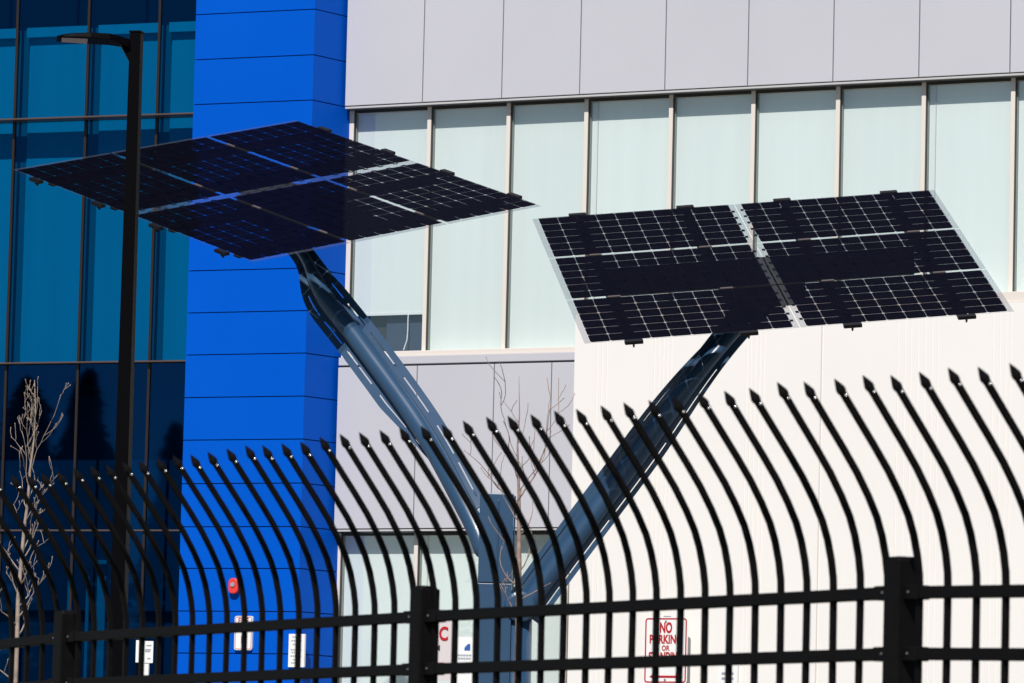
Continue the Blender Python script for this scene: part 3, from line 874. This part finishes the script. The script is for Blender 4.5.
# ------------------------------------------------------------------ young bare trees
def bare_tree(name, root, spec, trunk_pts, rads, label, M_, seed):
    R_ = random.Random(seed)
    t = thing(name, root, label, 'tree')
    tr = MB(); tr.tube(trunk_pts, rads, 10); tr.build('trunk', M_, t, smooth=True)
    def grow(br, p, d, ln, r, lev):
        n = max(4, int(ln/.05)); pts = [p]; rr = [r]
        for i in range(n):
            d = (d + Vector((R_.uniform(-.30, .30), R_.uniform(-.30, .30), R_.uniform(-.10, .26)))).normalized()
            p = p + d*ln/n; pts.append(p); rr.append(max(spec.get('rmin', .0016), r*(1-.72*(i+1)/n)))
            if lev < 3 and i > 0 and R_.random() < spec['fork'][lev]:
                a = R_.uniform(0, 6.28); sd_ = Vector((math.cos(a), math.sin(a)*.6, R_.uniform(.2, .8))).normalized()
                grow(br, p, (d*.6+sd_*.75).normalized(), ln*R_.uniform(.3, .6), max(.002, rr[-1]*.65), lev+1)
        br.tube(pts, rr, 5)
        br.sphere(pts[-1], .0035, 5, 4, (1, 1, 1.8))
    for (i, ang_, el, ln, r) in spec['limbs']:
        # point along the trunk polyline
        x = i*(len(trunk_pts)-1); q = min(int(x), len(trunk_pts)-2)
        p = Vector(trunk_pts[q]).lerp(Vector(trunk_pts[q+1]), x-q)
        d = Vector((math.cos(ang_)*math.cos(el), math.sin(ang_)*math.cos(el), math.sin(el)))
        br = MB(); grow(br, p, d, ln, r, 0); br.build('branch', M_, t, smooth=True)
    return t
LY = 34.0
def T(px, py, Y=LY, dy=0): return at(px, py, Y+dy)
tp = [Vector((T(16, 683).x, LY, 0)), T(17, 640), T(18, 600), T(21.5, 560), T(24, 530), T(28, 500), T(30, 470), T(34, 440), T(35.5, 410), T(34.5, 380)]
sp_l = {'fork': (.72, .42, .12), 'limbs': []}
R1 = random.Random(11)
for px_i, side_, el, ln in ((.10, -1, .6, .30), (.12, 1, .7, .30), (.15, -1, .7, .30), (.17, 1, .8, .36), (.20, 1, .6, .32), (.23, -1, .8, .3), (.26, 1, .9, .40), (.30, -1, .8, .32), (.33, 1, .7, .36), (.36, 1, 1.0, .40), (.42, -1, .9, .30), (.47, 1, .8, .40),
                            (.52, -1, .9, .34), (.56, 1, .7, .34), (.60, -1, 1.0, .45), (.66, 1, 1.0, .42), (.70, -1, 1.0, .36), (.75, 1, 1.0, .34), (.80, -1, 1.1, .26), (.86, 1, 1.1, .24), (.9, -1, 1.2, .18), (.05, 1, .4, .3), (.05, -1, .4, .3)):
    sp_l['limbs'].append((px_i, (0 if side_ > 0 else math.pi) + R1.uniform(-.8, .8), el+.15, ln*.85, .0060*(1.2-px_i)))
bare_tree('bare_tree', tp[0], sp_l, tp, [.0165, .015, .0138, .0125, .011, .0095, .0076, .0058, .004, .002], 'pale bare young tree in front of the dark lobby glass at the far left', M_bark, 3)
MY = 38.5
tp = [Vector((T(518, 683, MY).x, MY, 0)), T(518, 640, MY), T(518.5, 600, MY), T(519, 560, MY), T(519, 520, MY), T(519, 495, MY), T(518, 470, MY), T(517.5, 445, MY), T(519.5, 415, MY), T(519, 376, MY)]
sp_m = {'rmin': .0026, 'fork': (.26, .2, .05), 'limbs': [
    (.18, 3.0, .6, .30, .006), (.22, .2, .5, .28, .006), (.26, 3.2, .6, .36, .006), (.30, .1, .7, .35, .006), (.34, 3.0, .8, .38, .006), (.40, .3, .5, .30, .006), (.44, 3.1, .6, .32, .0055),
    (.50, 3.2, 1.05, .60, .0065), (.54, .0, 1.0, .78, .0075), (.57, .3, .75, .52, .005), (.62, 3.1, 1.15, .70, .005), (.66, .0, .9, .38, .004), (.72, 2.9, 1.0, .3, .0035), (.78, .2, 1.1, .32, .0035), (.86, 3.2, 1.0, .2, .003)]}
bare_tree('bare_tree', tp[0], sp_m, tp, [.026, .024, .022, .019, .015, .012, .009, .0065, .0045, .002], 'thin brown bare young tree beside the solar tree trunk', M_twig, 5)

# green shrub behind the trunk foot
gp = at(519, 690, 44.5)
sh = thing('green_shrub', (gp.x, 44.5, 0), 'bright green shrub peeking out beside the foot of the solar tree', 'shrub')
R2 = random.Random(2); lm = MB()
for i in range(900):
    a, b = R2.uniform(0, 6.28), math.acos(R2.uniform(-1, 1)); r = R2.uniform(.55, 1)**.5
    hh = at(519, 645, 44.5).z
    c = Vector((gp.x + math.cos(a)*math.sin(b)*.19*r, 44.5 + math.sin(a)*math.sin(b)*.19*r, hh*.5 + math.cos(b)*hh*.5*r))
    u = Vector((R2.uniform(-1, 1), R2.uniform(-1, 1), R2.uniform(-1, 1))).normalized(); w_ = u.orthogonal().normalized()
    lm.poly([c-u*.03, c+w_*.014, c+u*.03, c-w_*.014])
lm.build('foliage', M_leaf, sh)
b_ = MB(); b_.tube([(gp.x, 44.5, 0), (gp.x, 44.5, 1.2)], [.03, .015], 8); b_.build('stem', M_pinebark, sh)

# evergreens across the street, seen only mirrored in the lobby glass
def mirror_pt(px, py, dist):
    d = ray(px, py).normalized(); t = (FG.O - CAM).dot(FG.N)/d.dot(FG.N); P = CAM + d*t
    q = d - FG.N*(2*d.dot(FG.N)); return P + q*dist
R3 = random.Random(4)
for px, py, dist, wd, lab in ((28, 372, 46, 2.3, 'broad dark evergreen mirrored in the lobby glass at the far left'), (90, 368, 44, 1.5, 'slim dark evergreen mirrored in the lobby glass beside the lamp pole'),
                              (176, 425, 48, 1.3, 'shorter dark evergreen mirrored in the lobby glass next to the blue cladding')):
    tp_ = mirror_pt(px, py, dist); H_ = tp_.z
    o = thing('pine_tree', (tp_.x, tp_.y, 0), lab, 'tree', 'evergreens across the street')
    tm = MB(); tm.tube([(tp_.x, tp_.y, 0), (tp_.x, tp_.y, H_*.97)], [.16, .02], 8); tm.build('trunk', M_pinebark, o)
    lm = MB()
    for i in range(5200):
        h = R3.random()**1.1; z_ = H_*(.12+.88*h); lay = .86+.14*math.sin(z_*5.2+px)
        rad_ = wd*(1.02-h)**.75*lay*R3.random()**.5*R3.uniform(.8, 1.3); a = R3.uniform(0, 6.283)
        c = Vector((tp_.x+math.cos(a)*rad_, tp_.y+math.sin(a)*rad_, z_-rad_*.25))
        u = Vector((math.cos(a)+R3.uniform(-.5, .5), math.sin(a)+R3.uniform(-.5, .5), R3.uniform(-.7, .1))).normalized(); w_ = u.orthogonal().normalized()
        k_ = R3.uniform(.6, 1.3)
        lm.poly([c-u*.14*k_, c+w_*.06*k_, c+u*.14*k_, c-w_*.06*k_])
    lm.build('crown', M_pine, o)
